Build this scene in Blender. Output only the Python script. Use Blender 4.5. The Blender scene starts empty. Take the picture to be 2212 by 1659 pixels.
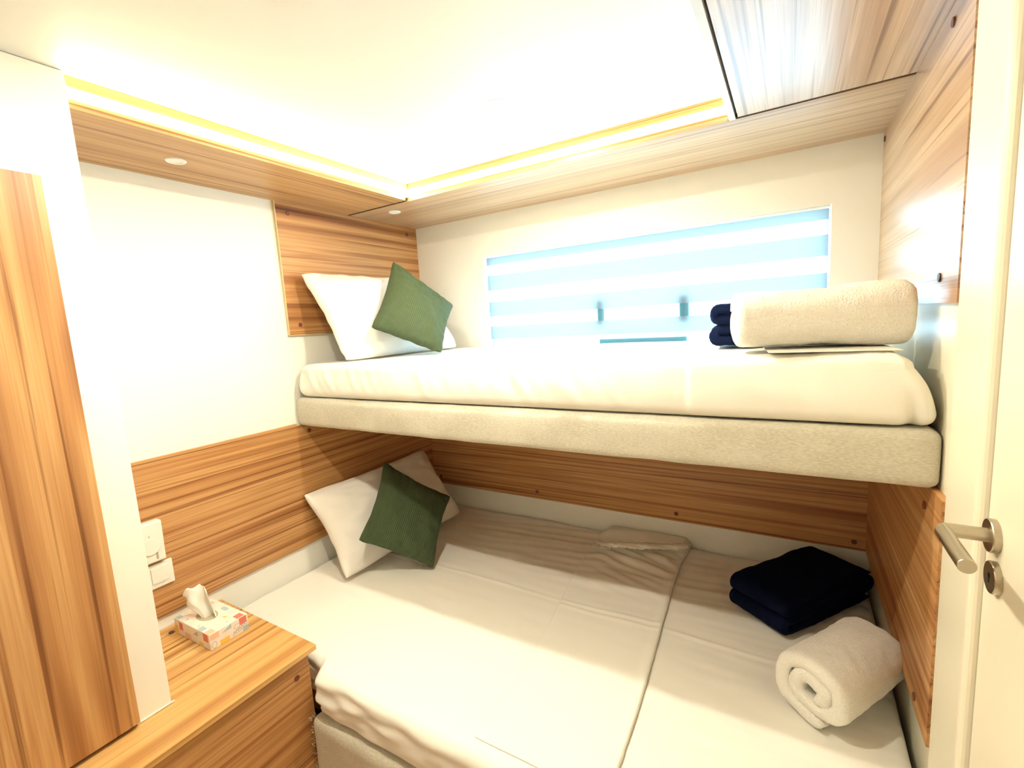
import bpy, bmesh, math, random
from mathutils import Vector, Matrix, noise
random.seed(7)
S = bpy.context.scene
COL = S.collection
PI = math.pi

# ------------------------------------------------------------------ camera
cam = bpy.data.cameras.new('camera'); camo = bpy.data.objects.new('camera', cam); COL.objects.link(camo)
cam.sensor_fit = 'HORIZONTAL'; cam.sensor_width = 36.0
cam.lens = 998.36 * 36.0 / 2212.0
cam.clip_start = 0.02
R_ = Vector((0.8583387, 0.5097282, -0.0585818)); U_ = Vector((-0.0168913, 0.1421868, 0.9896957)); F_ = Vector((-0.5128053, 0.8485046, -0.1306544))
M = Matrix((R_, U_, -F_)).transposed().to_4x4(); M.translation = Vector((1.69837, -1.90942, 1.47044))
camo.matrix_world = M
S.camera = camo

# ------------------------------------------------------------------ view, world, lights
S.view_settings.view_transform = 'Standard'; S.view_settings.look = 'None'
S.view_settings.gamma = 1.0; S.view_settings.use_curve_mapping = False
S.view_settings.exposure = 1.55
SKY = 9.5          # daylight outside the window
LAMP = 1200.0        # radiance of the ceiling lamp discs
STRIP = 19.0        # radiance of the led strips
w = bpy.data.worlds.new('daylight'); S.world = w; w.use_nodes = True
w.node_tree.nodes['Background'].inputs[0].default_value = (0.52, 0.79, 1.0, 1)
w.node_tree.nodes['Background'].inputs[1].default_value = SKY
pl = bpy.data.lights.new('window_portal', 'AREA'); pl.shape = 'RECTANGLE'; pl.size = 1.42; pl.size_y = 0.50
pl.cycles.is_portal = True
plo = bpy.data.objects.new('window_portal', pl); COL.objects.link(plo)
plo.location = (1.118, 0.10, 1.56); plo.rotation_euler = (-PI/2, 0, 0)   # faces into the cabin
WARM = (1.0, 0.93, 0.74)

# ------------------------------------------------------------------ materials
def newmat(name):
    m = bpy.data.materials.new(name); m.use_nodes = True
    nt = m.node_tree; return m, nt, nt.nodes['Principled BSDF']
def N(nt, t, **kw):
    n = nt.nodes.new(t)
    for k, v in kw.items(): setattr(n, k, v)
    return n
def ramp(nt, stops):
    r = N(nt, 'ShaderNodeValToRGB'); e = r.color_ramp.elements
    while len(e) < len(stops): e.new(0.5)
    for q, (p, c) in zip(e, stops): q.position = p; q.color = (*c, 1)
    return r
def objcoord(nt, scale, loc=(0, 0, 0)):
    tc = N(nt, 'ShaderNodeTexCoord'); mp = N(nt, 'ShaderNodeMapping')
    mp.inputs['Scale'].default_value = scale; mp.inputs['Location'].default_value = loc
    nt.links.new(tc.outputs['Object'], mp.inputs['Vector']); return mp
def plain(name, col, rough=0.5, metal=0.0, bump=0.0, bscale=60, var=0.0, spec=0.5):
    m, nt, b = newmat(name)
    b.inputs['Base Color'].default_value = (*col, 1); b.inputs['Roughness'].default_value = rough
    b.inputs['Metallic'].default_value = metal; b.inputs['Specular IOR Level'].default_value = spec
    if bump or var:
        mp = objcoord(nt, (1, 1, 1)); no = N(nt, 'ShaderNodeTexNoise'); no.inputs['Scale'].default_value = bscale
        no.inputs['Detail'].default_value = 4; nt.links.new(mp.outputs[0], no.inputs['Vector'])
        if bump:
            bp = N(nt, 'ShaderNodeBump'); bp.inputs['Strength'].default_value = bump; bp.inputs['Distance'].default_value = 0.004
            nt.links.new(no.outputs['Fac'], bp.inputs['Height']); nt.links.new(bp.outputs[0], b.inputs['Normal'])
        if var:
            r = ramp(nt, [(0.3, tuple(c*(1-var) for c in col)), (0.7, tuple(min(1, c*(1+var)) for c in col))])
            nt.links.new(no.outputs['Fac'], r.inputs[0]); nt.links.new(r.outputs[0], b.inputs['Base Color'])
    return m
def wood(name, grain, tones, rough=0.42, loc=(0, 0, 0), wide=22.0, coat=0.0, dist=0.12, al=0.38):
    """straight-grained laminate; grain = index of the axis the grain runs along"""
    m, nt, b = newmat(name)
    def nz(across, along, detail, l, dist=0.0):
        sc = [across]*3; sc[grain] = along
        mp = objcoord(nt, sc, l); no = N(nt, 'ShaderNodeTexNoise'); no.inputs['Scale'].default_value = 1.0
        no.inputs['Detail'].default_value = detail; no.inputs['Roughness'].default_value = 0.55; no.inputs['Distortion'].default_value = dist
        nt.links.new(mp.outputs[0], no.inputs['Vector']); return no
    a = nz(wide, al, 2.5, loc, dist)
    c = nz(wide*4.2, 0.75, 3.0, (loc[0]+3.1, loc[1]+5.2, loc[2]+1.7), 0.3)
    f = nz(wide*16, 3.0, 2.0, (loc[0]+8.1, loc[1]+2.2, loc[2]+4.7))
    r1 = ramp(nt, [(0.30, tones[0]), (0.43, tones[1]), (0.52, tones[2]), (0.60, tones[1]), (0.72, tones[3])])
    nt.links.new(a.outputs['Fac'], r1.inputs[0])
    r2 = ramp(nt, [(0.33, (0.40, 0.28, 0.20)), (0.405, (0.78, 0.70, 0.62)), (0.47, (1, 1, 1)), (0.56, (0.86, 0.80, 0.74)), (0.62, (1, 0.98, 0.95)), (0.70, (0.74, 0.66, 0.58))])
    nt.links.new(c.outputs['Fac'], r2.inputs[0])
    mx = N(nt, 'ShaderNodeMix', data_type='RGBA', blend_type='MULTIPLY'); mx.inputs['Factor'].default_value = 0.92
    nt.links.new(r1.outputs[0], mx.inputs['A']); nt.links.new(r2.outputs[0], mx.inputs['B'])
    r3 = ramp(nt, [(0.3, (0.86, 0.84, 0.80)), (0.65, (1, 1, 1))]); nt.links.new(f.outputs['Fac'], r3.inputs[0])
    mx2 = N(nt, 'ShaderNodeMix', data_type='RGBA', blend_type='MULTIPLY'); mx2.inputs['Factor'].default_value = 0.6
    nt.links.new(mx.outputs['Result'], mx2.inputs['A']); nt.links.new(r3.outputs[0], mx2.inputs['B'])
    nt.links.new(mx2.outputs['Result'], b.inputs['Base Color'])
    b.inputs['Roughness'].default_value = rough
    b.inputs['Coat Weight'].default_value = coat; b.inputs['Coat Roughness'].default_value = 0.30; b.inputs['Coat IOR'].default_value = 1.6
    return m
TONES = [(0.26, 0.095, 0.030), (0.48, 0.225, 0.080), (0.64, 0.360, 0.150), (0.76, 0.490, 0.235)]
W_Y = wood('laminate_grain_lengthwise', 1, TONES)
W_Y2 = wood('laminate_counter', 1, [(0.48, 0.24, 0.075), (0.66, 0.37, 0.125), (0.78, 0.50, 0.20), (0.82, 0.56, 0.25)], loc=(2.3, 0, 4.1), wide=15)
W_X = wood('laminate_grain_crosswise', 0, TONES, loc=(0, 1.3, 2.2))
W_Z = wood('laminate_grain_upright', 2, [(0.36, 0.155, 0.055), (0.53, 0.265, 0.100), (0.64, 0.370, 0.155), (0.74, 0.480, 0.230)], loc=(4.4, 1.2, 0), wide=15, dist=0.35, al=0.9)
W_YS = wood('laminate_satin_daylit_lengthwise', 1, [(0.42, 0.24, 0.13), (0.56, 0.36, 0.21), (0.66, 0.46, 0.29), (0.70, 0.51, 0.34)], rough=0.30, loc=(7.7, 0, 3.3), wide=20, coat=0.45)  # same laminate, colour greyed for the daylight falling on it
W_YL = wood('laminate_soffit_lengthwise', 1, [(0.42, 0.22, 0.09), (0.54, 0.31, 0.13), (0.62, 0.38, 0.18), (0.66, 0.43, 0.21)], rough=0.4, loc=(3.7, 0, 1.3), wide=22)
W_XL = wood('laminate_soffit_daylit_crosswise', 0, [(0.42, 0.25, 0.13), (0.54, 0.35, 0.20), (0.62, 0.43, 0.26), (0.66, 0.48, 0.31)], rough=0.35, loc=(0, 3.3, 5.2), wide=26, coat=0.45)  # laminate tones lightened and greyed in place of window light
WHITE = plain('white_wall_paint', (0.84, 0.82, 0.76), 0.55, bump=0.03, bscale=180)
CEIL = plain('ceiling_lining', (0.78, 0.765, 0.71), 0.5, bump=0.02, bscale=140)
CREAM = plain('cream_lacquer', (0.80, 0.75, 0.60), 0.32, bump=0.02, bscale=30)
CABW = plain('white_cabinet_lacquer', (0.84, 0.81, 0.73), 0.4, bump=0.02, bscale=120)
EDGE = plain('pale_edge_banding', (0.66, 0.55, 0.30), 0.5, bump=0.02)
DARK = plain('dark_gap', (0.02, 0.012, 0.008), 0.9, bump=0.02)  # near-black; in the soffit gaps it stands for shade
CAP = plain('brown_cap_and_gap_shade', (0.16, 0.05, 0.03), 0.45, bump=0.02)  # screw caps, and painted shade in the door gaps
CAPB = plain('dark_screw_cap', (0.03, 0.03, 0.05), 0.4, bump=0.02)
PLAST = plain('white_plastic', (0.82, 0.80, 0.74), 0.35, bump=0.01)
PLGREY = plain('grey_plastic_marks', (0.42, 0.38, 0.28), 0.5, bump=0.01)
STEEL = plain('brushed_steel', (0.50, 0.45, 0.36), 0.30, 1.0, bump=0.06, bscale=300)
FLOORM = wood('floor_planks', 1, TONES, loc=(1, 0, 9))
SHEET = plain('white_cotton', (0.84, 0.81, 0.74), 0.85, bump=0.10, bscale=420)
PILLOWM = plain('white_pillowcase', (0.84, 0.80, 0.75), 0.85, bump=0.10, bscale=380)
TERRY = plain('white_terry', (0.84, 0.81, 0.74), 0.95, bump=0.9, bscale=260, var=0.05)
TERRY2 = TERRY
TISSUE = plain('tissue_paper', (0.88, 0.87, 0.82), 0.9, bump=0.05)
CARD = plain('printed_card', (0.86, 0.76, 0.68), 0.5, var=0.06, bscale=40)
def fabric(name, c1, c2, sc):
    m, nt, b = newmat(name)
    mp = objcoord(nt, (sc*0.25, sc, sc)); no = N(nt, 'ShaderNodeTexNoise'); no.inputs['Scale'].default_value = 1; no.inputs['Detail'].default_value = 3
    nt.links.new(mp.outputs[0], no.inputs['Vector'])
    mp2 = objcoord(nt, (9, 9, 9)); n2 = N(nt, 'ShaderNodeTexNoise'); n2.inputs['Scale'].default_value = 1
    nt.links.new(mp2.outputs[0], n2.inputs['Vector'])
    ad = N(nt, 'ShaderNodeMath', operation='ADD'); nt.links.new(no.outputs['Fac'], ad.inputs[0])
    ms = N(nt, 'ShaderNodeMath', operation='MULTIPLY_ADD'); ms.inputs[1].default_value = 0.5; ms.inputs[2].default_value = -0.25
    nt.links.new(n2.outputs['Fac'], ms.inputs[0]); nt.links.new(ms.outputs[0], ad.inputs[1])
    r = ramp(nt, [(0.32, c1), (0.66, c2)]); nt.links.new(ad.outputs[0], r.inputs[0]); nt.links.new(r.outputs[0], b.inputs['Base Color'])
    bp = N(nt, 'ShaderNodeBump'); bp.inputs['Strength'].default_value = 0.4; bp.inputs['Distance'].default_value = 0.002
    nt.links.new(no.outputs['Fac'], bp.inputs['Height']); nt.links.new(bp.outputs[0], b.inputs['Normal'])
    b.inputs['Roughness'].default_value = 0.9; return m
LINEN = fabric('woven_upholstery', (0.52, 0.48, 0.38), (0.66, 0.63, 0.53), 520)
def ribbed(name, c1, c2, scale):
    m, nt, b = newmat(name)
    tc = N(nt, 'ShaderNodeTexCoord'); mp = N(nt, 'ShaderNodeMapping'); mp.inputs['Scale'].default_value = (1, 1, 1)
    nt.links.new(tc.outputs['UV'], mp.inputs['Vector'])
    wv = N(nt, 'ShaderNodeTexWave', wave_type='BANDS', bands_direction='X'); wv.inputs['Scale'].default_value = scale
    wv.inputs['Distortion'].default_value = 0.6; wv.inputs['Detail'].default_value = 2; wv.inputs['Detail Scale'].default_value = 3
    nt.links.new(mp.outputs[0], wv.inputs['Vector'])
    r = ramp(nt, [(0.1, c1), (0.8, c2)]); nt.links.new(wv.outputs['Fac'], r.inputs[0]); nt.links.new(r.outputs[0], b.inputs['Base Color'])
    bp = N(nt, 'ShaderNodeBump'); bp.inputs['Strength'].default_value = 0.5; bp.inputs['Distance'].default_value = 0.003
    nt.links.new(wv.outputs['Fac'], bp.inputs['Height']); nt.links.new(bp.outputs[0], b.inputs['Normal'])
    b.inputs['Roughness'].default_value = 0.8; return m
GREEN = ribbed('green_ribbed_cloth', (0.040, 0.062, 0.024), (0.064, 0.095, 0.038), 17)
NAVY = plain('navy_fleece', (0.004, 0.006, 0.022), 0.95, bump=0.4, bscale=300, spec=0.05)
NAVY2 = plain('navy_fleece_lighter', (0.006, 0.012, 0.045), 0.95, bump=0.4, bscale=300, spec=0.1)
def emit(name, col, s):
    m = bpy.data.materials.new(name); m.use_nodes = True; nt = m.node_tree; nt.nodes.clear()
    o = N(nt, 'ShaderNodeOutputMaterial'); e = N(nt, 'ShaderNodeEmission'); e.inputs[0].default_value = (*col, 1); e.inputs[1].default_value = s
    nt.links.new(e.outputs[0], o.inputs[0]); return m
LAMPM = emit('lamp_glow', WARM, LAMP)
STRIPM = emit('led_glow', (1.0, 0.85, 0.52), STRIP)
def blindmat(name, transp, col):
    m = bpy.data.materials.new(name); m.use_nodes = True; nt = m.node_tree; nt.nodes.clear()
    o = N(nt, 'ShaderNodeOutputMaterial'); t = N(nt, 'ShaderNodeBsdfTransparent'); tl = N(nt, 'ShaderNodeBsdfTranslucent'); d = N(nt, 'ShaderNodeBsdfDiffuse')
    tl.inputs[0].default_value = (*col, 1); d.inputs[0].default_value = (0.20, 0.24, 0.26, 1)
    tc = objcoord(nt, (500, 60, 500)); no = N(nt, 'ShaderNodeTexNoise'); no.inputs['Scale'].default_value = 1; nt.links.new(tc.outputs[0], no.inputs['Vector'])
    a = N(nt, 'ShaderNodeMixShader'); a.inputs[0].default_value = 0.3
    nt.links.new(tl.outputs[0], a.inputs[1]); nt.links.new(d.outputs[0], a.inputs[2])
    mm = N(nt, 'ShaderNodeMath', operation='MULTIPLY_ADD'); mm.inputs[1].default_value = 0.05; mm.inputs[2].default_value = 1-transp-0.025
    nt.links.new(no.outputs['Fac'], mm.inputs[0])
    b = N(nt, 'ShaderNodeMixShader'); nt.links.new(mm.outputs[0], b.inputs[0])
    nt.links.new(t.outputs[0], b.inputs[1]); nt.links.new(a.outputs[0], b.inputs[2]); nt.links.new(b.outputs[0], o.inputs[0]); return m
BL_SOLID = blindmat('blind_dense_band', 0.0, (0.091, 0.090, 0.086))
BL_SHEER = blindmat('blind_sheer_band', 0.50, (0.07, 0.105, 0.10))
LATCHM = plain('teal_window_frame', (0.02, 0.20, 0.24), 0.4, bump=0.02)
m, nt, b_ = newmat('window_glass'); GLASS = m
nt.nodes.clear(); o_ = N(nt, 'ShaderNodeOutputMaterial'); t_ = N(nt, 'ShaderNodeBsdfTransparent'); g_ = N(nt, 'ShaderNodeBsdfGlossy'); x_ = N(nt, 'ShaderNodeMixShader')
t_.inputs[0].default_value = (0.93, 0.98, 0.98, 1); g_.inputs[1].default_value = 0.02; x_.inputs[0].default_value = 0.05
nt.links.new(t_.outputs[0], x_.inputs[1]); nt.links.new(g_.outputs[0], x_.inputs[2]); nt.links.new(x_.outputs[0], o_.inputs[0])

# ------------------------------------------------------------------ helpers
def link(name, bm, mat, parent=None, smooth=False, loc=None):
    me = bpy.data.meshes.new(name); bmesh.ops.recalc_face_normals(bm, faces=bm.faces); bm.to_mesh(me); bm.free()
    for mm_ in (mat if isinstance(mat, (list, tuple)) else [mat]): me.materials.append(mm_)
    if smooth: me.polygons.foreach_set('use_smooth', [True]*len(me.polygons))
    ob = bpy.data.objects.new(name, me); COL.objects.link(ob)
    if parent: ob.parent = parent
    return ob
def tag(o, label, cat, group=None):
    o['label'] = label; o['category'] = cat
    if group: o['group'] = group
    return o
def struct(o, label=None):
    o['kind'] = 'structure'
    if label: o['label'] = label
    return o
def empty(name, loc, label, cat, group=None):
    e = bpy.data.objects.new(name, None); COL.objects.link(e); e.location = loc; e.empty_display_size = 0.05
    return tag(e, label, cat, group)
def box(bm, x0, x1, y0, y1, z0, z1, bev=0.0, seg=2, org=(0, 0, 0)):
    n0 = len(bm.verts)
    r = bmesh.ops.create_cube(bm, size=1.0)
    vs = r['verts']
    for v in vs:
        v.co = Vector(((x0+x1)/2 + v.co.x*(x1-x0), (y0+y1)/2 + v.co.y*(y1-y0), (z0+z1)/2 + v.co.z*(z1-z0))) - Vector(org)
    if bev:
        es = list({e for v in vs for e in v.link_edges})
        bmesh.ops.bevel(bm, geom=es, offset=bev, segments=seg, profile=0.5, affect='EDGES')
    return bm
def BX(name, x0, x1, y0, y1, z0, z1, mat, parent=None, bev=0.0, seg=2, org=(0, 0, 0)):
    return link(name, box(bmesh.new(), x0, x1, y0, y1, z0, z1, bev, seg, org), mat, parent)
def tube(bm, a, b, r, n=24, r2=None, bev=0.0):
    a = Vector(a); b = Vector(b); d = b-a; q = d.to_track_quat('Z', 'Y').to_matrix()
    rows = []
    prof = [(0, r-bev), (bev, r), (d.length-bev, r2 or r), (d.length, (r2 or r)-bev)] if bev else [(0, r), (d.length, r2 or r)]
    for h, rr in prof:
        rows.append([bm.verts.new(a + q @ Vector((rr*math.cos(2*PI*i/n), rr*math.sin(2*PI*i/n), h))) for i in range(n)])
    for k in range(len(rows)-1):
        for i in range(n): bm.faces.new((rows[k][i], rows[k][(i+1) % n], rows[k+1][(i+1) % n], rows[k+1][i]))
    bm.faces.new(rows[0][::-1]); bm.faces.new(rows[-1]); return bm
def ring(bm, c, r0, r1, z0, z1, n=40):
    c = Vector(c)
    P = [(r0, z1), (r0, z0), (r1-0.002, z0), (r1, z0+0.002), (r1, z1)]
    rows = [[bm.verts.new(c + Vector((r*math.cos(2*PI*i/n), r*math.sin(2*PI*i/n), z))) for i in range(n)] for r, z in P]
    for k in range(len(P)-1):
        for i in range(n): bm.faces.new((rows[k][i], rows[k][(i+1) % n], rows[k+1][(i+1) % n], rows[k+1][i]))
    return bm
def smoothstep(a, b, x):
    t = max(0.0, min(1.0, (x-a)/(b-a))); return t*t*(3-2*t)
def fn(x, y, z=0.0): return noise.noise(Vector((x, y, z)))
def rbox(x0, x1, y0, y1, z0, z1, r, nx, ny, nz, disp=None):
    """rounded block with a dense surface grid, displaced by disp(p, n)"""
    bm = bmesh.new(); V = {}
    def vert(i, j, k):
        key = (i, j, k)
        if key in V: return V[key]
        p = Vector((x0+(x1-x0)*i/nx, y0+(y1-y0)*j/ny, z0+(z1-z0)*k/nz))
        q = Vector((max(x0+r, min(x1-r, p.x)), max(y0+r, min(y1-r, p.y)), max(z0+r, min(z1-r, p.z))))
        d = p-q; n = d.normalized() if d.length > 1e-9 else Vector((0, 0, 1))
        p = q + n*r
        if disp: p = disp(p, n)
        V[key] = bm.verts.new(p); return V[key]
    for k in (0, nz):
        for i in range(nx):
            for j in range(ny): bm.faces.new([vert(i, j, k), vert(i+1, j, k), vert(i+1, j+1, k), vert(i, j+1, k)])
    for j in (0, ny):
        for i in range(nx):
            for k in range(nz): bm.faces.new([vert(i, j, k), vert(i+1, j, k), vert(i+1, j, k+1), vert(i, j, k+1)])
    for i in (0, nx):
        for j in range(ny):
            for k in range(nz): bm.faces.new([vert(i, j, k), vert(i, j+1, k), vert(i, j+1, k+1), vert(i, j, k+1)])
    return bm
def capdisc(parent, p, axis, r=0.0085, mat=None, org=(0, 0, 0)):
    """a screw cover standing a little proud of its panel"""
    a = Vector(p)-Vector(org); d = {'x': Vector((1, 0, 0)), '-x': Vector((-1, 0, 0)), 'y': Vector((0, 1, 0)), '-y': Vector((0, -1, 0)), 'z': Vector((0, 0, 1))}[axis]
    return link('screw_cap', tube(bmesh.new(), a, a+d*0.003, r, 20, bev=0.0008), mat or CAP, parent)

# ------------------------------------------------------------------ dimensions
L = 1.95; ZS = 1.985; ZC = 2.052; A = 0.36; B = 0.424; C0 = 1.547
YF = -2.45
# ------------------------------------------------------------------ setting
struct(BX('floor', -0.06, 2.06, YF-0.06, 0.06, -0.06, 0.0, FLOORM))
struct(BX('ceiling', -0.06, 2.06, YF-0.06, 0.06, ZC, ZC+0.05, CEIL))
struct(BX('wall_left', -0.06, 0.0, YF, 0.06, 0.0, ZC, WHITE))
struct(BX('wall_front', -0.06, 2.06, YF-0.06, YF, 0.0, ZC, WHITE))
WX0, WX1, WZ0, WZ1 = 0.424, 1.812, 1.325, 1.796
bm = bmesh.new()                                         # back wall with the window opening
box(bm, -0.06, WX0, 0, 0.06, 0, ZC); box(bm, WX1, 2.06, 0, 0.06, 0, ZC)
box(bm, WX0, WX1, 0, 0.06, 0, WZ0); box(bm, WX0, WX1, 0, 0.06, WZ1, ZC)
struct(link('wall_back', bm, WHITE))
bm = bmesh.new(); box(bm, L, L+0.06, -0.86, 0.06, 0, ZC); box(bm, L, L+0.06, YF, -1.87, 0, ZC); box(bm, L, L+0.06, -1.87, -0.86, 2.0, ZC)
struct(link('wall_right', bm, CREAM))

# window: frame, glass pane, latches and the ventilator seen through the sheer bands of the blind
win = BX('window_1', WX0-0.0, WX1, 0.045, 0.06, WZ0, WZ1, PLAST); bpy.data.objects.remove(win)
bm = bmesh.new()
for q in ((WX0, WX0+0.012, WZ0, WZ1), (WX1-0.012, WX1, WZ0, WZ1), (WX0+0.012, WX1-0.012, WZ0, WZ0+0.012), (WX0+0.012, WX1-0.012, WZ1-0.012, WZ1)):
    box(bm, q[0], q[1], 0.040, 0.058, q[2], q[3])
win = struct(link('window_1', bm, PLAST))
BX('glass_pane', WX0+0.012, WX1-0.012, 0.046, 0.050, WZ0+0.012, WZ1-0.012, GLASS, win)
BX('window_latch', 0.980, 1.010, 0.030, 0.045, 1.440, 1.545, LATCHM, win, 0.003)
BX('window_latch', 1.322, 1.358, 0.030, 0.045, 1.435, 1.540, LATCHM, win, 0.003)
BX('window_sill_rail', 0.985, 1.350, 0.030, 0.045, 1.358, 1.378, LATCHM, win, 0.003)

# roller blind: dense and sheer bands in turn
bands = [(1.796, 1.752, 0), (1.752, 1.703, 1), (1.703, 1.633, 0), (1.633, 1.577, 1), (1.577, 1.508, 0), (1.508, 1.458, 1), (1.458, 1.397, 0), (1.397, 1.352, 1), (1.352, 1.327, 0)]
blind = empty('roller_blind', (1.118, 0.018, 1.79), 'striped day and night blind with alternating dense and sheer white bands, glowing in the window', 'blind')
for hi, lo, sheer in bands:
    bm = bmesh.new()
    box(bm, WX0+0.006-1.118, WX1-0.006-1.118, -0.0008, 0.0008, lo-1.79, hi-1.79)
    # one sheet each, no inner thickness: keep the front face only
    bmesh.ops.delete(bm, geom=[f for f in bm.faces if not (abs(f.normal.y) > 0.9 and f.calc_center_median().y < 0)], context='FACES')
    o = link('sheer_band' if sheer else 'dense_band', bm, BL_SHEER if sheer else BL_SOLID, blind)
BX('head_rail', WX0+0.003-1.118, WX1-0.003-1.118, -0.010, 0.012, -0.003, 0.0055, PLAST, blind, 0.001)

# door post, door and handle
bm = bmesh.new(); box(bm, 1.9395, 2.01, -1.0125, -0.846, 0, 2.0)
es = [e for e in bm.edges if abs(e.verts[0].co.z-e.verts[1].co.z) > 1 and e.verts[0].co.x < 1.95]
bmesh.ops.bevel(bm, geom=es, offset=0.016, segments=6, profile=0.5, affect='EDGES')
struct(link('trim_1', bm, CREAM, smooth=False), 'cream door post with a rounded edge')
door = struct(BX('door_1', 1.950, 1.99, -1.86, -1.0205, 0.006, 1.995, CREAM, None, 0.0015), 'cream lacquered door with a steel lever handle')
struct(BX('trim_2', 1.985, 2.01, -1.0205, -1.0125, 0.0, 2.0, CAP), 'dark strip standing for the shade in the gap beside the door')  # brown strip stands for the shadow deep in the joint
hx = 1.951; HC = Vector((hx, -1.052, 1.138))
rose = link('handle_rosette', tube(bmesh.new(), HC, HC+Vector((-0.010, 0, 0)), 0.0235, 48, bev=0.0012), STEEL, door)
bm = bmesh.new(); rr = 0.0098
tube(bm, HC+Vector((-0.010, 0, 0)), HC+Vector((-0.058, 0, 0)), rr, 32)
lev = bmesh.new()                                        # mitred bar: stem to corner, then towards the camera
def sweep(bm, rings):
    rows = [[bm.verts.new(p) for p in rg] for rg in rings]; n = len(rows[0])
    for k in range(len(rows)-1):
        for i in range(n): bm.faces.new((rows[k][i], rows[k][(i+1) % n], rows[k+1][(i+1) % n], rows[k+1][i]))
    bm.faces.new(rows[0][::-1]); bm.faces.new(rows[-1])
bm.free()
n_ = 32; cx = hx-0.058; rings = []
cs = [(math.cos(2*PI*i/n_)*rr, math.sin(2*PI*i/n_)*rr) for i in range(n_)]
rings.append([Vector((hx-0.010, HC.y+a, HC.z+b)) for a, b in cs])
rings.append([Vector((cx+a, HC.y+a, HC.z+b)) for a, b in cs])
rings.append([Vector((cx+a, -1.166, HC.z+b)) for a, b in cs])
rings.append([Vector((cx+a*0.94, -1.1672, HC.z+b*0.94)) for a, b in cs])
sweep(lev, rings)
lo = link('lever', lev, STEEL, door)
EC = Vector((hx, -1.066, 1.083))
es_ = link('keyhole_rosette', tube(bmesh.new(), EC, EC+Vector((-0.009, 0, 0)), 0.0225, 48, bev=0.0012), STEEL, door)
kb = bmesh.new(); tube(kb, EC+Vector((-0.0088, 0, 0.003)), EC+Vector((-0.0096, 0, 0.003)), 0.0035, 16); box(kb, EC.x-0.0096, EC.x-0.0088, EC.y-0.0015, EC.y+0.0015, EC.z-0.008, EC.z+0.003)
link('keyhole', kb, DARK, es_)

# ------------------------------------------------------------------ soffits, fascias, led strips
bm = bmesh.new(); box(bm, 0.0, A, -1.4715, -0.4400, ZS, ZS+0.012)
struct(link('trim_3', bm, W_YL), 'wood soffit board along the left wall')
bm = bmesh.new(); box(bm, A-0.012, A, -1.4715, -0.424, ZS+0.012, ZC)
struct(link('trim_4', bm, W_Y2), 'narrow wood fascia above the left soffit')
bm = bmesh.new(); box(bm, 0.0, L, -B, 0.0, ZS, ZS+0.012)
struct(link('trim_5', bm, W_XL), 'wood soffit board along the back wall')
bm = bmesh.new(); box(bm, A, C0, -B, -B+0.012, ZS+0.012, ZC)
struct(link('trim_6', bm, W_X), 'narrow wood fascia above the back soffit')
struct(BX('trim_7', C0, C0+0.0165, YF, -B-0.0005, ZS, ZC, plain('light_board_edge', (0.66, 0.65, 0.64), 0.4, bump=0.02)), 'board edge beside the ceiling hatch')
struct(BX('trim_8', 0.0, A-0.012, -0.4396, -0.4243, ZS+0.0025, ZS+0.011, DARK), 'dark strip standing for the shade in the gap between the two soffit boards')  # solid filler, coloured dark for the shade of a deep slit
struct(BX('trim_9', C0+0.0165, L, -0.4335, -0.4243, ZS+0.0025, ZS+0.012, DARK), 'dark strip standing for the shade in the gap beside the ceiling hatch')  # filler hides the lit board edge; its dark colour is painted shade
hatch = tag(BX('ceiling_panel', C0+0.0225, L-0.001, -2.2, -0.4340, ZS+0.001, ZS+0.013, W_YS), 'removable wood-grain ceiling panel with a dark gap round it, top right corner', 'ceiling panel')
st = tag(BX('led_strip', A, A+0.0012, -1.4705, -B-0.003, ZS+0.020, ZS+0.043, STRIPM), 'glowing led strip on the left fascia, running above the left wall', 'light strip', 'led strips round the ceiling')
st2 = tag(BX('led_strip', A+0.003, C0-0.001, -B-0.0012, -B, ZS+0.020, ZS+0.043, STRIPM), 'glowing led strip on the back fascia, running above the window', 'light strip', 'led strips round the ceiling')
def downlight(x, y, z, r, label, lit, group):
    q = 0.42 if lit else 0.62
    e = empty('recessed_downlight' if not lit else 'ceiling_lamp', (x, y, z), label, 'ceiling light', group)
    link('trim_ring', ring(bmesh.new(), (0, 0, 0), r*q, r, -0.004 if not lit else -0.0012, 0.0), PLAST, e)
    d = bmesh.new(); tube(d, (0, 0, -0.0022), (0, 0, -0.0006), r*q, 40)
    link('diffuser', d, LAMPM if lit else PLAST, e); return e
downlight(0.190, -1.190, ZS, 0.026, 'small unlit white downlight in the left soffit above the bare wall', False, 'small soffit downlights')
downlight(0.197, -0.338, ZS, 0.026, 'small unlit white downlight in the soffit at the back left corner', False, 'small soffit downlights')
downlight(0.962, -1.370, ZC, 0.046, 'round lit lamp in the ceiling at the top edge of the photo', True, 'round ceiling lamps')
downlight(1.010, -0.760, ZC, 0.046, 'round lit lamp lost in the bright ceiling above the upper bunk', True, 'round ceiling lamps')

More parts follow.
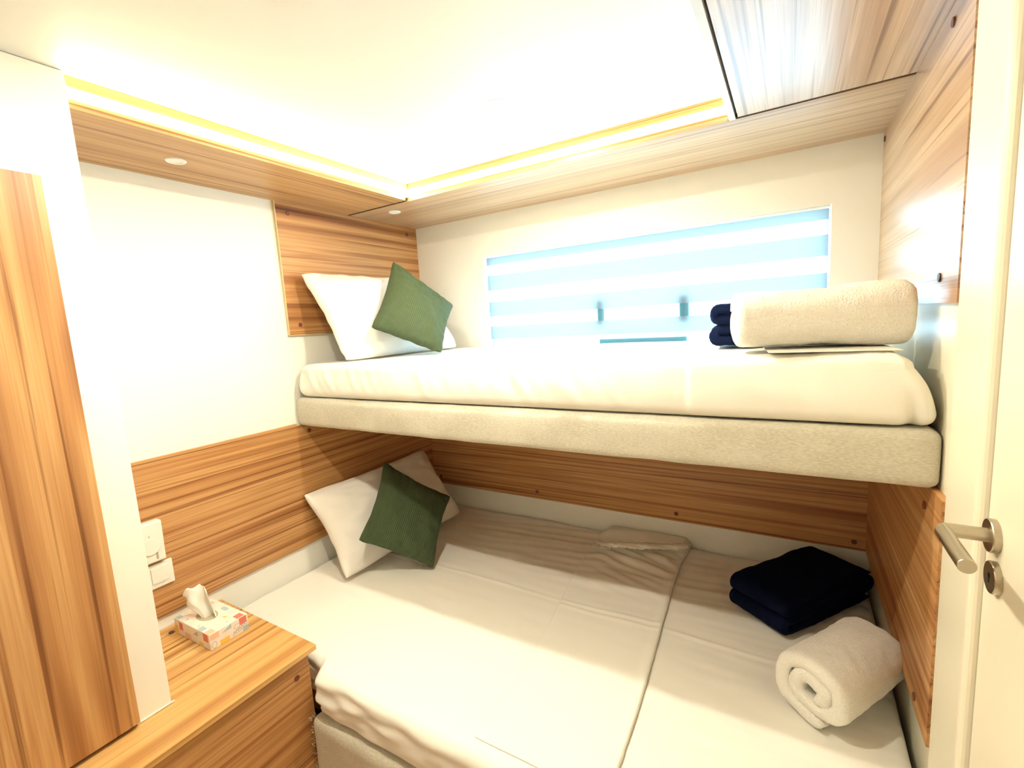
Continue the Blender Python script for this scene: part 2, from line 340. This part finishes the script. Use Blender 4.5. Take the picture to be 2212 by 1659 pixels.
# ------------------------------------------------------------------ wall panels
p = tag(BX('wood_wall_panel', 0.0, 0.012, -0.7829, 0.0, 1.474, ZS, W_Y), 'wood-grain panel on the left wall at the head of the upper bunk', 'wall panel', 'wood-grain wall panels')
bm = bmesh.new(); box(bm, 0.0, 0.0125, -0.7855, -0.7829, 1.4715, ZS); box(bm, 0.0, 0.0125, -0.7829, -0.0, 1.4715, 1.474)
link('edge_band', bm, EDGE, p)['label'] = 'pale yellow edge band'
for q in ((0.012, -0.732, 1.945), (0.012, -0.07, 1.948), (0.012, -0.733, 1.513)): capdisc(p, q, 'x')
p = tag(BX('wood_wall_panel', 0.0, 0.010, -1.68, 0.0, 0.615, 1.1095, W_Y), 'long wood-grain panel low on the left wall behind the thermostat and lower pillow', 'wall panel', 'wood-grain wall panels')
bm = bmesh.new(); box(bm, 0.0, 0.0105, -1.68, -0.8, 1.1095, 1.120); link('edge_band', bm, W_Y, p)
capdisc(p, (0.010, -0.749, 1.083), 'x')
p = tag(BX('wood_wall_panel', 0.010, L-0.012, -0.012, 0.0, 0.615, 1.1095, W_X), 'long wood-grain panel on the back wall in the shade under the upper bunk', 'wall panel', 'wood-grain wall panels')
for x, z in ((0.060, 0.655), (0.659, 0.651), (1.309, 0.648), (1.905, 0.645)): capdisc(p, (x, -0.012, z), '-y')
p = tag(BX('wood_wall_panel', L-0.012, L, -0.846, 0.0, 0.615, 1.1095, W_Y), 'wood-grain panel on the right wall at the foot of the lower berth', 'wall panel', 'wood-grain wall panels')
for y, z in ((-0.735, 1.06), (-0.745, 0.642)): capdisc(p, (L-0.012, y, z), '-x')
p = tag(BX('wood_wall_panel', L-0.010, L, -0.846, 0.0, 1.460, ZS, W_YS), 'glossy wood-grain panel on the right wall beside the window', 'wall panel', 'wood-grain wall panels')
for y, z in ((-0.725, 1.952), (-0.026, 1.960), (-0.035, 1.503)): capdisc(p, (L-0.010, y, z), '-x')
capdisc(p, (L-0.010, -0.735, 1.508), '-x', mat=CAPB)

# ------------------------------------------------------------------ wardrobe, counter
XW = 0.377
wd = tag(BX('wardrobe', 0.012, XW, -2.25, -1.4715, 0.574, ZC-0.001, CABW, None, 0.0015), 'tall white wardrobe with a wood-grain door standing on the counter', 'wardrobe')
BX('door', XW+0.001, XW+0.016, -2.24, -1.542, 0.584, 1.822, W_Z, wd, 0.001)['label'] = 'wood-grain door with upright grain'
BX('door_gap_shade', XW, XW+0.004, -2.24, -1.545, 0.5745, 0.584, CAP, wd)  # dark strip painted for the shadow under the wardrobe door
BX('sealant_bead', XW, XW+0.003, -1.545, -1.466, 0.5735, 0.5765, PLAST, wd)
XK = 0.5227; YC = -1.161; ZK = 0.572
ct = empty('bedside_cabinet', (0.26, -1.6, 0.0), 'low wood-grain cabinet with a projecting top beside the lower bed, under the tissue box', 'cabinet')
og = (0.26, -1.6, 0)
BX('cabinet_top', 0.003, XK, -2.25, YC, ZK-0.016, ZK, W_Y2, ct, 0.001, 1, og)
o = BX('front_panel', 0.490, XK-0.0115, -2.25, YC-0.022, 0.06, ZK-0.016, W_Y, ct, 0.0, 1, og)
BX('side_panel', 0.003, 0.490, YC-0.040, YC-0.022, 0.06, ZK-0.016, W_Y, ct, 0.0, 1, og)
BX('plinth', 0.003, 0.47, -2.25, YC-0.05, 0.0, 0.06, DARK, ct, 0.0, 1, og)
bm = bmesh.new(); box(bm, 0.0015, 0.006, YC-0.34, YC, ZK, ZK+0.006, 0, 1, og); link('sealant_bead', bm, PLAST, ct)
capdisc(ct, (XK-0.0115, -1.224, 0.506), 'x', 0.008, None, og)
capdisc(ct, (0.052, -1.335, ZK), 'z', 0.0075, None, og)

# thermostat and switch on the left wall panel
t = empty('thermostat', (0.010, -1.350, 0.868), 'white room thermostat with a round dial, half hidden behind the wardrobe', 'thermostat')
link('housing', rbox(0, 0.024, -0.042, 0.042, -0.0645, 0.0645, 0.005, 10, 24, 30, lambda p, n: Vector((p.x + (0.004*smoothstep(-0.055, 0.03, p.z) if p.x > 0.012 else 0), p.y, p.z))), PLAST, t, True)
dbm = bmesh.new(); tube(dbm, (0.0255, 0.004, -0.010), (0.0295, 0.004, -0.010), 0.027, 40, 0.026, 0.001); dl = link('dial', dbm, PLAST, t)
gm = bmesh.new(); box(gm, 0.0275, 0.0280, 0.003, 0.005, 0.018, 0.026)
link('dial_pointer', gm, PLGREY, t)
gm = bmesh.new(); box(gm, 0.0235, 0.0246, 0.016, 0.022, -0.055, -0.030); box(gm, 0.0235, 0.0246, 0.020, 0.0300, -0.034, -0.028); link('slide_switch', gm, PLGREY, t)
gm = bmesh.new(); box(gm, 0.0235, 0.0246, -0.026, -0.008, -0.058, -0.052); link('indicator_window', gm, PLGREY, t)
t = empty('wall_switch', (0.010, -1.351, 0.754), 'flat white double switch plate under the thermostat', 'switch')
BX('plate', 0, 0.009, -0.061, 0.061, -0.0385, 0.0385, PLAST, t, 0.002)
BX('rocker', 0.009, 0.0115, -0.048, -0.0008, -0.022, 0.027, PLAST, t, 0.0008)
BX('rocker', 0.009, 0.0115, 0.0008, 0.048, -0.022, 0.027, PLAST, t, 0.0008)
BX('label_line', 0.009, 0.0094, 0.004, 0.034, -0.0275, -0.0262, PLGREY, t)

# ------------------------------------------------------------------ bunks
V0, V1, VD = 1.110, 1.2245, -0.793
bunk = empty('bunk_berth', (0.975, -0.4, V0), 'upper bunk platform with a padded beige woven front rail', 'bunk bed')
og = Vector((0.975, -0.4, V0))
def vdisp(p, n):
    p = p.copy()
    if n.y < -0.2: p.y -= 0.004*math.sin(PI*(p.z-V0)/(V1-V0)) + 0.0012*fn(p.x*9, p.z*9)
    if n.z > 0.4: p.z += 0.002*fn(p.x*7, p.y*20, 3)
    if n.z < -0.4: p.z += 0.0015*fn(p.x*11, p.y*20, 7)
    return p-og
link('padded_rail', rbox(0.002, L-0.002, VD+0.003, VD+0.07, V0, V1-0.001, 0.018, 130, 16, 16, vdisp), LINEN, bunk, True)
BX('platform', 0.004, L-0.004, VD+0.070, -0.003, V0+0.004, V1-0.014, W_X, bunk, 0.0, 1, og)
def dimple(p, n): return p

ZU = 1.362
mo = Vector((0.975, -0.4, V1))
def udisp(p, n):
    p = p.copy(); x, y, z = p
    if n.z > 0.3:
        p.z += 0.006*math.sin(PI*x/L) * 0 + 0.003*fn(x*3, y*4) + 0.008*smoothstep(1.2, 1.9, x)*smoothstep(0.0, 0.3, -y) - 0.008*smoothstep(0.35, 0.0, x)
        if y < -0.5:   # gathers drawn over the front edge
            p.z += 0.002*fn(x*40, y*6, 1)
    if n.y < -0.3:
        s = (ZU-z)/(ZU-V1)
        p.y += 0.010*math.sin(PI*s)*-0.5
        # bunched pleats
        p.y -= 0.011*math.sin(PI*min(1, max(0, s))) * (fn(x*26 + z*14, z*5, 2.0)) * (0.35 + 0.8*math.exp(-((x-1.18)/0.16)**2) + 0.5*smoothstep(0.5, 0.1, x))
        # slanting pulls near the right end
        p.y -= 0.006*fn((x*5 + z*11), z*2, 5)*smoothstep(1.45, 1.7, x)
        # seam where two sheets meet
        p.y -= 0.005*smoothstep(1.4985, 1.5010, x)
    if n.x > 0.3:
        p.x += 0.005*fn(y*14, z*16, 8)
    # the right front corner leans in at its top
    k = smoothstep(1.72, L, x)
    p.x -= 0.055*(max(0.0, z-V1)/(ZU-V1))**2.4*smoothstep(1.84, 1.95, x)
    if y < -0.5:
        p.y += 0.010*smoothstep(V1+0.03, ZU, z)
        # folded corner tuck at right end
        p.y += 0.020*math.exp(-((x-1.905)/0.012)**2)*smoothstep(V1+0.09, V1, z)
    return p-mo
mu = tag(link('mattress', rbox(0.026, L-0.006, -0.783, -0.004, V1+0.001, ZU, 0.030, 260, 70, 34, udisp), SHEET, None, True),
         'white sheeted mattress on the upper bunk below the window', 'mattress', 'mattresses of the two berths'); mu.location = mo

# lower berth
ZM = 0.511
base = empty('bed_base', (1.2, -0.65, 0.0), 'fabric covered base of the lower berth beside the cabinet', 'bed base')
og2 = Vector((1.2, -0.65, 0.0))
def bdisp(p, n):
    p = p.copy(); p += n*0.0015*fn(p.x*12, p.y*12, p.z*12); return p-og2
link('padded_front', rbox(0.528, L-0.004, -1.212, -1.13, 0.02, 0.3755, 0.020, 90, 16, 24, bdisp), LINEN, base, True)
bm = bmesh.new()
for i in range(130):      # frayed fibres at the left end
    t_ = random.random(); z = 0.03+0.352*t_; y = -1.21 + random.random()*0.02
    a = Vector((0.530, y, z))-og2; d = Vector((-random.uniform(0.004, 0.012), random.uniform(-0.006, 0.002), random.uniform(-0.006, 0.008)))
    tube(bm, a, a+d, 0.0006, 4, 0.0002)
link('frayed_edge', bm, LINEN, base)
BX('platform', 0.02, L-0.004, -1.13, -0.004, 0.30, 0.375, W_X, base, 0, 1, og2)
lo_ = Vector((0.975, -0.6, 0.376))
def wr(x, y):
    h = 0.0035*fn(x*3.1, y*4.2) + 0.0020*fn(x*9, y*22, 4) + 0.0016*fn(x*4, y*38, 14)*smoothstep(1.40, 1.60, x)
    # pulls radiating near the back edge and from the pillow
    h += 0.0085*fn(x*2.2+y*0.6, y*26 - x*3, 9)*smoothstep(-0.62, -0.12, y)*(0.4+0.6*smoothstep(0.35, 0.7, x))
    # pressed fold lines of the sheet
    for y0 in (-0.575,): h += 0.0034*math.exp(-((y-y0+0.012*fn(x*2, 3))/0.006)**2)
    return h
def ldisp(p, n):
    p = p.copy(); x, y, z = p
    if n.z > 0.3: p.z += wr(x, y) + 0.004*smoothstep(-0.12, 0.0, y)
    if n.y < -0.3:
        s = (ZM-z)/(ZM-0.376)
        p.y -= 0.012*fn(x*7 + z*26, z*30 - x*9, 1)*math.sin(PI*min(1, max(0, s)))*(0.5+0.9*smoothstep(1.0, 0.55, x))
        p.z += 0
    # notch round the end of the cabinet
    if y < -0.6: p.y += 0.048*smoothstep(0.56, 0.515, x)*smoothstep(-0.6, -1.1, y)
    # droop of the right end away from the wall
    p.x -= 0.012*smoothstep(1.93, 1.95, x)*smoothstep(-0.3, -1.0, y)
    return p-lo_
ml = tag(link('mattress', rbox(0.004, L-0.006, -1.198, -0.004, 0.377, ZM, 0.034, 230, 190, 22, ldisp), SHEET, None, True),
         'large white sheeted mattress of the lower berth', 'mattress', 'mattresses of the two berths'); ml.location = lo_

# narrow folded sheet lying across the lower mattress, gathered near its far end
def strip():
    bm = bmesh.new(); nx, ny = 70, 190; th = 0.009
    def lim(y):
        t = (y+1.19)/1.18
        xr = 1.402 - 0.045*smoothstep(-1.1, -0.1, y) ; xl = 1.08 - 0.085*smoothstep(-1.0, -0.15, y)
        if y > -0.19: xr += 0.010*smoothstep(-0.19, -0.02, y); xl += 0.0
        return xl, xr
    def top(u, y):
        xl, xr = lim(y); x = xl+(xr-xl)*u + 0.002*fn(y*30, u*2)*(1 if u > 0.9 else 0)
        z = ZM + wr(x, y) + 0.004*smoothstep(-0.12, 0.0, y)
        tp = smoothstep(-1.15, -1.04, y); tp = tp+(1-tp)*smoothstep(0.55, 0.95, u)
        z += 0.0009 + tp*(0.0012 + (th-0.002)*smoothstep(0.05, 0.9, u)) + 0.0035*smoothstep(0.9, 0.97, u)*smoothstep(1.005, 0.985, u)
        # gathers below the tie
        g = smoothstep(-0.52, -0.2, y)*smoothstep(-0.10, -0.16, y)
        z += 0.012*g*(0.5+fn((x-1.3)*6+y*3, y*34+x*12, 2))*smoothstep(0.02, 0.3, u)*smoothstep(1.0, 0.85, u)
        z += 0.026*smoothstep(-0.13, -0.04, y)*smoothstep(0.0, 0.12, u)*smoothstep(1.0, 0.93, u)
        z += 0.003*math.exp(-((y+0.6)/0.006)**2)
        if y < -1.165: z -= 0.0
        return Vector((x, y, z))
    T, Bt = {}, {}
    for j in range(ny+1):
        y = -1.150 + (1.150-0.016)*j/ny
        for i in range(nx+1):
            u = i/nx; pt = top(u, y); 
            pt.z += 0.0016
            T[i, j] = bm.verts.new(pt-lo_)
            q = pt.copy(); q.z = ZM + wr(pt.x, pt.y) + 0.004*smoothstep(-0.12, 0.0, pt.y) + 0.0016
            Bt[i, j] = bm.verts.new(q-lo_)
    for j in range(ny):
        for i in range(nx):
            bm.faces.new((T[i, j], T[i+1, j], T[i+1, j+1], T[i, j+1])); bm.faces.new((Bt[i, j], Bt[i, j+1], Bt[i+1, j+1], Bt[i+1, j]))
    for j in range(ny):
        for i in (0, nx): bm.faces.new((T[i, j], T[i, j+1], Bt[i, j+1], Bt[i, j]))
    for i in range(nx):
        for j in (0, ny): bm.faces.new((T[i, j], T[i+1, j], Bt[i+1, j], Bt[i, j]))
    return bm
fs = tag(link('folded_sheet', strip(), SHEET, None, True), 'white sheet folded into a narrow strip across the lower mattress, gathered at its far end', 'sheet'); fs.location = lo_
# frayed hem drawn across it
hem = bmesh.new(); pts = []
for k in range(60):
    t_ = k/59; x = 1.028+0.342*t_; y = -0.195+0.100*t_ - 0.016*math.sin(PI*t_) + 0.006*fn(t_*14, 1)
    pts.append(Vector((x, y, ZM+0.033 + 0.010*t_ + 0.004*math.sin(PI*t_) + 0.005*fn(t_*17, 5))))
rg = []
for k, pnt in enumerate(pts):
    d = (pts[min(k+1, 59)]-pts[max(k-1, 0)]).normalized(); s = d.cross(Vector((0, 0, 1))).normalized(); up = s.cross(d)
    r = 0.0125*(0.6+0.4*math.sin(PI*k/59)) + 0.003*fn(k*0.5, 8)
    if k > 50: r *= 1.35
    rg.append([pnt + s*(r*1.5*math.cos(a))*(1+0.35*math.sin(3*a+k*0.33)) + up*(r*0.75*math.sin(a)) for a in [2*PI*i/18 for i in range(18)]])
sweep(hem, rg)
for k in range(0, 26, 1):
    a = pts[k % 14] + Vector((random.uniform(-.006, .006), -0.010, -0.004)); tube(hem, a, a+Vector((random.uniform(-.008, .004), -0.014, -0.008)), 0.0011, 5, 0.0004)
for v in hem.verts: v.co -= lo_
link('gathered_hem', hem, SHEET, fs, True)['label'] = 'twisted frayed hem'

# ------------------------------------------------------------------ pillows and cushions
def pillow(name, C, front, back, pinch, mat, label, cat, group=None, n=56, wrk=0.006, seed=0, e=0.42, ribs=False):
    TL, TR, BR, BL = [Vector(c) for c in C]; ctr = (TL+TR+BR+BL)/4
    nrm = (TR-TL).cross(TL-BL).normalized()
    if nrm.dot(Vector((1.698, -1.909, 1.47))-ctr) < 0: nrm.negate()
    bm = bmesh.new(); uvl = bm.loops.layers.uv.new('UVMap')
    def pos(u, v, side):
        rc = 0.032*max(0.0, (abs(u)+abs(v)-1.72)/0.28)**2        # blunt corners
        uu = u*(1-rc)*(1-pinch*(1-v*v)*u*u + 0.012*fn(v*4+seed, 21)); vv = v*(1-rc)*(1-(pinch if v > 0 else pinch*0.55)*(1-u*u)*v*v + 0.012*fn(u*4+seed, 27))
        a, b = (uu+1)/2, (vv+1)/2
        p = (BL*(1-a)+BR*a)*(1-b) + (TL*(1-a)+TR*a)*b
        f = max(0.0, (1-u*u)*(1-v*v))**e
        h = (front if side > 0 else back)*f
        edge = min(1, 4*(1-max(abs(u), abs(v))))
        wn = wrk*(1.3*fn(u*2.6+seed, v*2.6, side) + 0.9*fn(u*6+v*3+seed, v*7-u*2, 3+side)*(1.2-edge*0.5))*min(1, edge*2)
        ca = 0
        for su in (-1, 1):      # creases running out of the corners
            for sv in (-1, 1):
                du, dv = u-su, v-sv; rr_ = math.hypot(du, dv)
                if rr_ < 0.9: ca += math.sin(9*math.atan2(dv*sv, du*su)+seed)*rr_*(0.9-rr_)
        p = p + nrm*side*(h + wn + wrk*1.2*ca*edge)
        p += nrm*0.004*fn(u*5+seed, v*5+seed, 11)*(1-edge)
        return p
    G = {}
    for side in (1, -1):
        for i in range(n+1):
            for j in range(n+1):
                u, v = -1+2*i/n, -1+2*j/n
                u = math.copysign(1-(1-abs(u))**1.35, u); v = math.copysign(1-(1-abs(v))**1.35, v)
                if i in (0, n) or j in (0, n):
                    if side == -1: G[i, j, -1] = G[i, j, 1]; continue
                G[i, j, side] = bm.verts.new(pos(u, v, side)-ctr)
    for side in (1, -1):
        for i in range(n):
            for j in range(n):
                f = bm.faces.new([G[i, j, side], G[i+1, j, side], G[i+1, j+1, side], G[i, j+1, side]])
                for lp, (a, b) in zip(f.loops, ((i, j), (i+1, j), (i+1, j+1), (i, j+1))): lp[uvl].uv = (a/n, b/n)
    o = tag(link(name, bm, mat, None, True), label, cat, group); o.location = ctr
    return o
pillow('pillow', [(0.052, -0.744, 1.712), (0.080, -0.087, 1.709), (0.303, -0.090, 1.366), (0.274, -0.752, 1.364)], 0.088, 0.040, 0.07, PILLOWM,
       'white pillow leaning on the wood panel at the head of the upper bunk', 'pillow', group='white pillows', seed=3, wrk=0.009)
pillow('pillow', [(0.024, -0.828, 0.836), (0.076, -0.156, 0.852), (0.302, -0.160, 0.542), (0.250, -0.839, 0.527)], 0.092, 0.040, 0.08, PILLOWM,
       'white pillow leaning on the left wall on the lower mattress', 'pillow', group='white pillows', seed=9, wrk=0.009)
pillow('cushion', [(0.278, -0.459, 1.758), (0.439, -0.278, 1.561), (0.513, -0.473, 1.366), (0.350, -0.680, 1.484)], 0.055, 0.050, 0.09, GREEN,
       'green ribbed square cushion balanced on its corner on the upper bunk', 'cushion', group='green cushions', seed=5, wrk=0.006)
pillow('cushion', [(0.206, -0.549, 0.916), (0.399, -0.347, 0.710), (0.503, -0.613, 0.521), (0.325, -0.821, 0.698)], 0.055, 0.050, 0.13, GREEN,
       'dark green square cushion balanced on its corner on the lower bed', 'cushion', group='green cushions', seed=1, wrk=0.006)

# ------------------------------------------------------------------ towels and blankets
def band(path, th, width, mat, name, wob=0.003, seed=0, closed_ends=True, nw=36, rnd=None, taper=None):
    """thick cloth swept along a path in local x/z, width along local y, edges rounded"""
    bm = bmesh.new(); rows = []
    n = len(path); hw = width/2; r = min(th/2, 0.02) if rnd is None else rnd
    # stadium section: t across thickness (-1..1), s along width
    sec = []
    for i in range(nw+1): sec.append((-hw+r + (2*hw-2*r)*i/nw, 1))
    for i in range(1, 8): a = PI/2 - PI*i/8; sec.append((hw-r + r*math.cos(a), math.sin(a)))
    for i in range(nw+1): sec.append((hw-r - (2*hw-2*r)*i/nw, -1))
    for i in range(1, 8): a = -PI/2 - PI*i/8; sec.append((-hw+r + r*math.cos(a), math.sin(a)))
    for k in range(n):
        a = Vector(path[max(k-1, 0)]); b = Vector(path[min(k+1, n-1)]); d = (b-a).normalized(); nn = Vector((-d.y, d.x))
        tf = 1.0
        if k < 5: tf = math.sqrt(max(0.05, 1-(1-k/5)**2))
        if k > n-6: tf = math.sqrt(max(0.05, 1-(1-(n-1-k)/5)**2))
        row = []
        for s, t in sec:
            q = Vector(path[k]) + nn*(t*th/2*tf)
            w_ = wob*(fn(q.x*18+seed, s*14, q.y*18) + 0.5*fn(q.x*50+seed, s*45, q.y*50))
            se = s + wob*1.3*fn(k*0.09+seed, t, 2)*(1 if abs(s) > hw*0.8 else 0)
            q = q + nn*w_*(1 if t > 0 else -1)
            row.append(bm.verts.new((q.x, se, q.y)))
        rows.append(row)
    m_ = len(sec)
    for k in range(n-1):
        for i in range(m_): bm.faces.new((rows[k][i], rows[k][(i+1) % m_], rows[k+1][(i+1) % m_], rows[k+1][i]))
    bm.faces.new(rows[0][::-1]); bm.faces.new(rows[-1])
    return link(name, bm, mat, None, True)
def spiral(rx, rz, turns, th, gap, end=0.0, n=150, start=0.0, sq=2.4):
    pts = []
    for k in range(n):
        s = k/(n-1); a = start + 2*PI*turns*s
        sh = (th+gap)*turns*(1-s)
        ax, az = max(0.008, rx-th/2-sh), max(0.006, rz-th/2-sh*0.86)
        c, s_ = math.cos(a), math.sin(a)
        e = 2.0/sq
        pts.append((ax*math.copysign(abs(c)**e, c), az*math.copysign(abs(s_)**e, s_)))
    return pts
def rest(o, z):
    o.location.z = z - min(v.co.z for v in o.data.vertices)
# rolled towel by the right wall of the lower berth; its coiled end faces the camera side
rt = band(spiral(0.100, 0.086, 2.0, 0.032, 0.002, start=-PI*0.42, n=190), 0.035, 0.27, TERRY, 'rolled_towel', 0.004, 4, nw=40, rnd=0.014)
tag(rt, 'white bath towel rolled up at the foot of the lower bed beside the door', 'towel')
rt.location = (1.828, -0.663, ZM+0.084); rest(rt, ZM+0.003); rt.rotation_euler = (0, 0, math.radians(-33))
# long folded towel on the right end of the upper bunk
ft = band(spiral(0.100, 0.080, 2.0, 0.030, 0.0015, start=PI*0.9, n=170, sq=3.0), 0.032, 0.325, TERRY, 'folded_towel', 0.004, 7, nw=44, rnd=0.014)
tag(ft, 'thick white towel folded into a long roll on the right end of the upper bunk', 'towel')
for v in ft.data.vertices:          # the roll sags in the middle and plumps up towards the wall
    k = v.co.y/0.325
    v.co.z *= 0.90 + 0.10*smoothstep(0.0, 0.4, k) - 0.03*math.exp(-((k-0.02)/0.2)**2)
ft.location = (1.745, -0.655, 1.450); rest(ft, ZU+0.015); ft.rotation_euler = (0, 0, math.radians(-78))
# navy blankets folded in layers
def serp(length, layers, th, gap):
    pts = []; z = 0; x0, x1 = 0, length; cur = 1
    R = (th+gap)/2
    for l in range(layers):
        zz = l*(th+gap)
        xs = [x0 + (x1-x0)*i/24 for i in range(25)]
        if l % 2: xs = xs[::-1]
        pts += [(x, zz) for x in xs]
        if l < layers-1:
            xc = xs[-1]; sg = 1 if l % 2 == 0 else -1
            pts += [(xc + sg*R*math.sin(PI*i/9), zz + R - R*math.cos(PI*i/9)) for i in range(1, 9)]
    return [(length-a_, b_) for a_, b_ in pts]
nb = band(serp(0.370, 4, 0.0265, 0.0018), 0.0272, 0.195, NAVY, 'folded_blanket', 0.004, 2, nw=24, rnd=0.011)
tag(nb, 'black navy blanket folded in thick layers at the back of the lower bed', 'blanket', 'folded navy blankets')
nb.location = (1.638, -0.408, ZM+0.015); rest(nb, ZM+0.006); nb.rotation_euler = (0, 0, math.radians(54))
nb2 = band(serp(0.29, 4, 0.027, 0.001), 0.0275, 0.20, NAVY2, 'folded_blanket', 0.005, 6, nw=24, rnd=0.012)
tag(nb2, 'navy blue blanket folded in layers behind the long white towel on the upper bunk', 'blanket', 'folded navy blankets')
nb2.location = (1.532, -0.455, ZU+0.016); rest(nb2, ZU+0.010); nb2.rotation_euler = (0, 0, math.radians(4))
# thin cloth under the upper towel
tc = band([(0.0, 0), (0.05, 0), (0.1, 0), (0.14, 0.0), (0.18, 0.0), (0.2, 0)], 0.006, 0.23, SHEET, 'folded_cloth', 0.001, 1, nw=20, rnd=0.003)
tag(tc, 'thin white cloth folded flat under the long towel on the upper bunk', 'cloth')
tc.location = (1.775, -0.765, ZU+0.010); rest(tc, ZU+0.009); tc.rotation_euler = (0, 0, math.radians(96))

# ------------------------------------------------------------------ tissue box
tb = empty('tissue_box', (0.163, -1.268, ZK), 'pink printed tissue box with a tissue pulled up, on the cabinet top', 'tissue box')
tb.rotation_euler = (0, 0, math.radians(1.5))
bw, bd, bh = 0.100, 0.057, 0.050
bm = bmesh.new(); box(bm, -bw, bw, -bd, bd, 0.0005, bh, 0.0012, 1)
carton = link('carton', bm, CARD, tb)
def oval(bm, c, rx, ry, z, n=36, sk=0):
    return bm.faces.new([bm.verts.new((c[0]+rx*math.cos(2*PI*i/n), c[1]+ry*math.sin(2*PI*i/n), z)) for i in range(n)])
bm = bmesh.new(); oval(bm, (-0.012, -0.004), 0.040, 0.026, bh+0.0003); link('opening', bm, plain('opening_film', (0.50, 0.44, 0.30), 0.25, bump=0.02), carton)
COLS = dict(coral=(0.72, 0.20, 0.15), yellow=(0.85, 0.55, 0.12), blue=(0.42, 0.55, 0.58), peach=(0.85, 0.52, 0.38), grey=(0.45, 0.45, 0.45), pale=(0.90, 0.85, 0.80))
CM = {k: plain('print_'+k, v, 0.5, bump=0.01) for k, v in COLS.items()}
def patch(face, u0, u1, v0, v1, col, tri=False, lift=0.0003):
    bm = bmesh.new()
    q = [(u0, v0), (u1, v0), (u1, v1)] + ([] if tri else [(u0, v1)])
    f = {'top': lambda u, v: (u, v, bh+lift), 'right': lambda u, v: (bw+lift, u, v), 'front': lambda u, v: (u, -bd-lift, v)}[face]
    bm.faces.new([bm.verts.new(f(u, v)) for u, v in q]); return link('printed_shape', bm, CM[col], carton)
# long end facing the bed side (+x) and the long side facing the camera (-y), plus the lid
for a in (('right', 0.030, 0.052, 0.026, 0.049, 'coral'), ('right', -0.030, -0.002, 0.001, 0.016, 'yellow'), ('right', -0.022, 0.006, 0.034, 0.049, 'blue', True), ('right', 0.038, 0.056, 0.002, 0.016, 'blue'), ('right', -0.055, -0.030, 0.030, 0.049, 'peach'),
          ('front', 0.066, 0.092, 0.024, 0.049, 'coral'), ('front', 0.010, 0.036, 0.028, 0.044, 'blue', True), ('front', -0.040, -0.008, 0.004, 0.020, 'peach'), ('front', -0.070, -0.050, 0.020, 0.044, 'coral'), ('front', 0.040, 0.062, 0.003, 0.014, 'yellow'), ('front', -0.096, -0.078, 0.006, 0.030, 'yellow'),
          ('top', 0.072, 0.098, -0.056, -0.036, 'peach'), ('top', 0.034, 0.060, -0.056, -0.040, 'blue'), ('top', 0.074, 0.099, 0.026, 0.048, 'coral'), ('top', -0.010, 0.020, 0.034, 0.048, 'blue'), ('top', 0.040, 0.056, 0.012, 0.024, 'yellow', True), ('top', -0.098, -0.074, -0.055, -0.040, 'blue'), ('top', -0.080, -0.060, 0.026, 0.046, 'peach'),
          ('top', 0.080, 0.086, 0.002, 0.006, 'grey'), ('top', 0.022, 0.027, -0.048, -0.044, 'grey'), ('top', -0.050, -0.044, -0.046, -0.040, 'grey')):
    patch(*a)
def wire(pts, closed=False, r=0.0006):
    bm = bmesh.new()
    for i in range(len(pts)-(0 if closed else 1)): tube(bm, pts[i], pts[(i+1) % len(pts)], r, 5)
    return link('printed_line', bm, CM['grey'], carton)
X_ = bw+0.0003
wire([(X_, 0.022+0.010*math.cos(a), 0.030+0.007*math.sin(a)) for a in [2*PI*i/14 for i in range(14)]], True)
wire([(X_, -0.046+0.007*math.cos(a), 0.014+0.010*math.sin(a)) for a in [2*PI*i/14 for i in range(14)]], True)
wire([(X_, 0.010+0.0395*i/16, 0.012+0.012*i/16+0.0045*math.sin(i*1.9)) for i in range(17)], False, 0.0008)      # scribbled script wordmark
wire([(X_, 0.008, 0.006), (X_, 0.010, 0.015), (X_, 0.030, 0.022), (X_, 0.052, 0.030), (X_, 0.053, 0.020), (X_, 0.030, 0.010)], True)
# the tissue: a thin pulled-up sheet with a fold
bm = bmesh.new(); nu, nv = 22, 26; T = {}
for i in range(nu+1):
    for j in range(nv+1):
        u = -1+2*i/nu; v = j/nv
        h = (u+1)/2; lf = -0.012-0.050*v**0.8 + 0.008*math.sin(v*9); rt_ = 0.034-0.020*v
        sx = lf + (rt_-lf)*h                       # across the sheet
        top_ = 0.104*(1 - 0.10*smoothstep(0.62, 0.70, h) - 0.22*max(0, 0.25-h)/0.25) + 0.004*math.sin(11*h)
        dp = 0.014*math.cos(PI*(h-0.75)*1.6) + 0.016*smoothstep(0.70, 0.95, h)*-1 + 0.006*fn(h*4, v*3)     # folds
        x = -0.008 + sx*0.86 - dp*0.5; y = -0.006 + sx*0.51 + dp*0.86*0.8; z = bh - 0.003 + v*top_
        T[i, j] = bm.verts.new((x, y, z))
for i in range(nu):
    for j in range(nv): bm.faces.new((T[i, j], T[i+1, j], T[i+1, j+1], T[i, j+1]))
ti = link('tissue', bm, TISSUE, tb, True); so = ti.modifiers.new('thickness', 'SOLIDIFY'); so.thickness = 0.0008
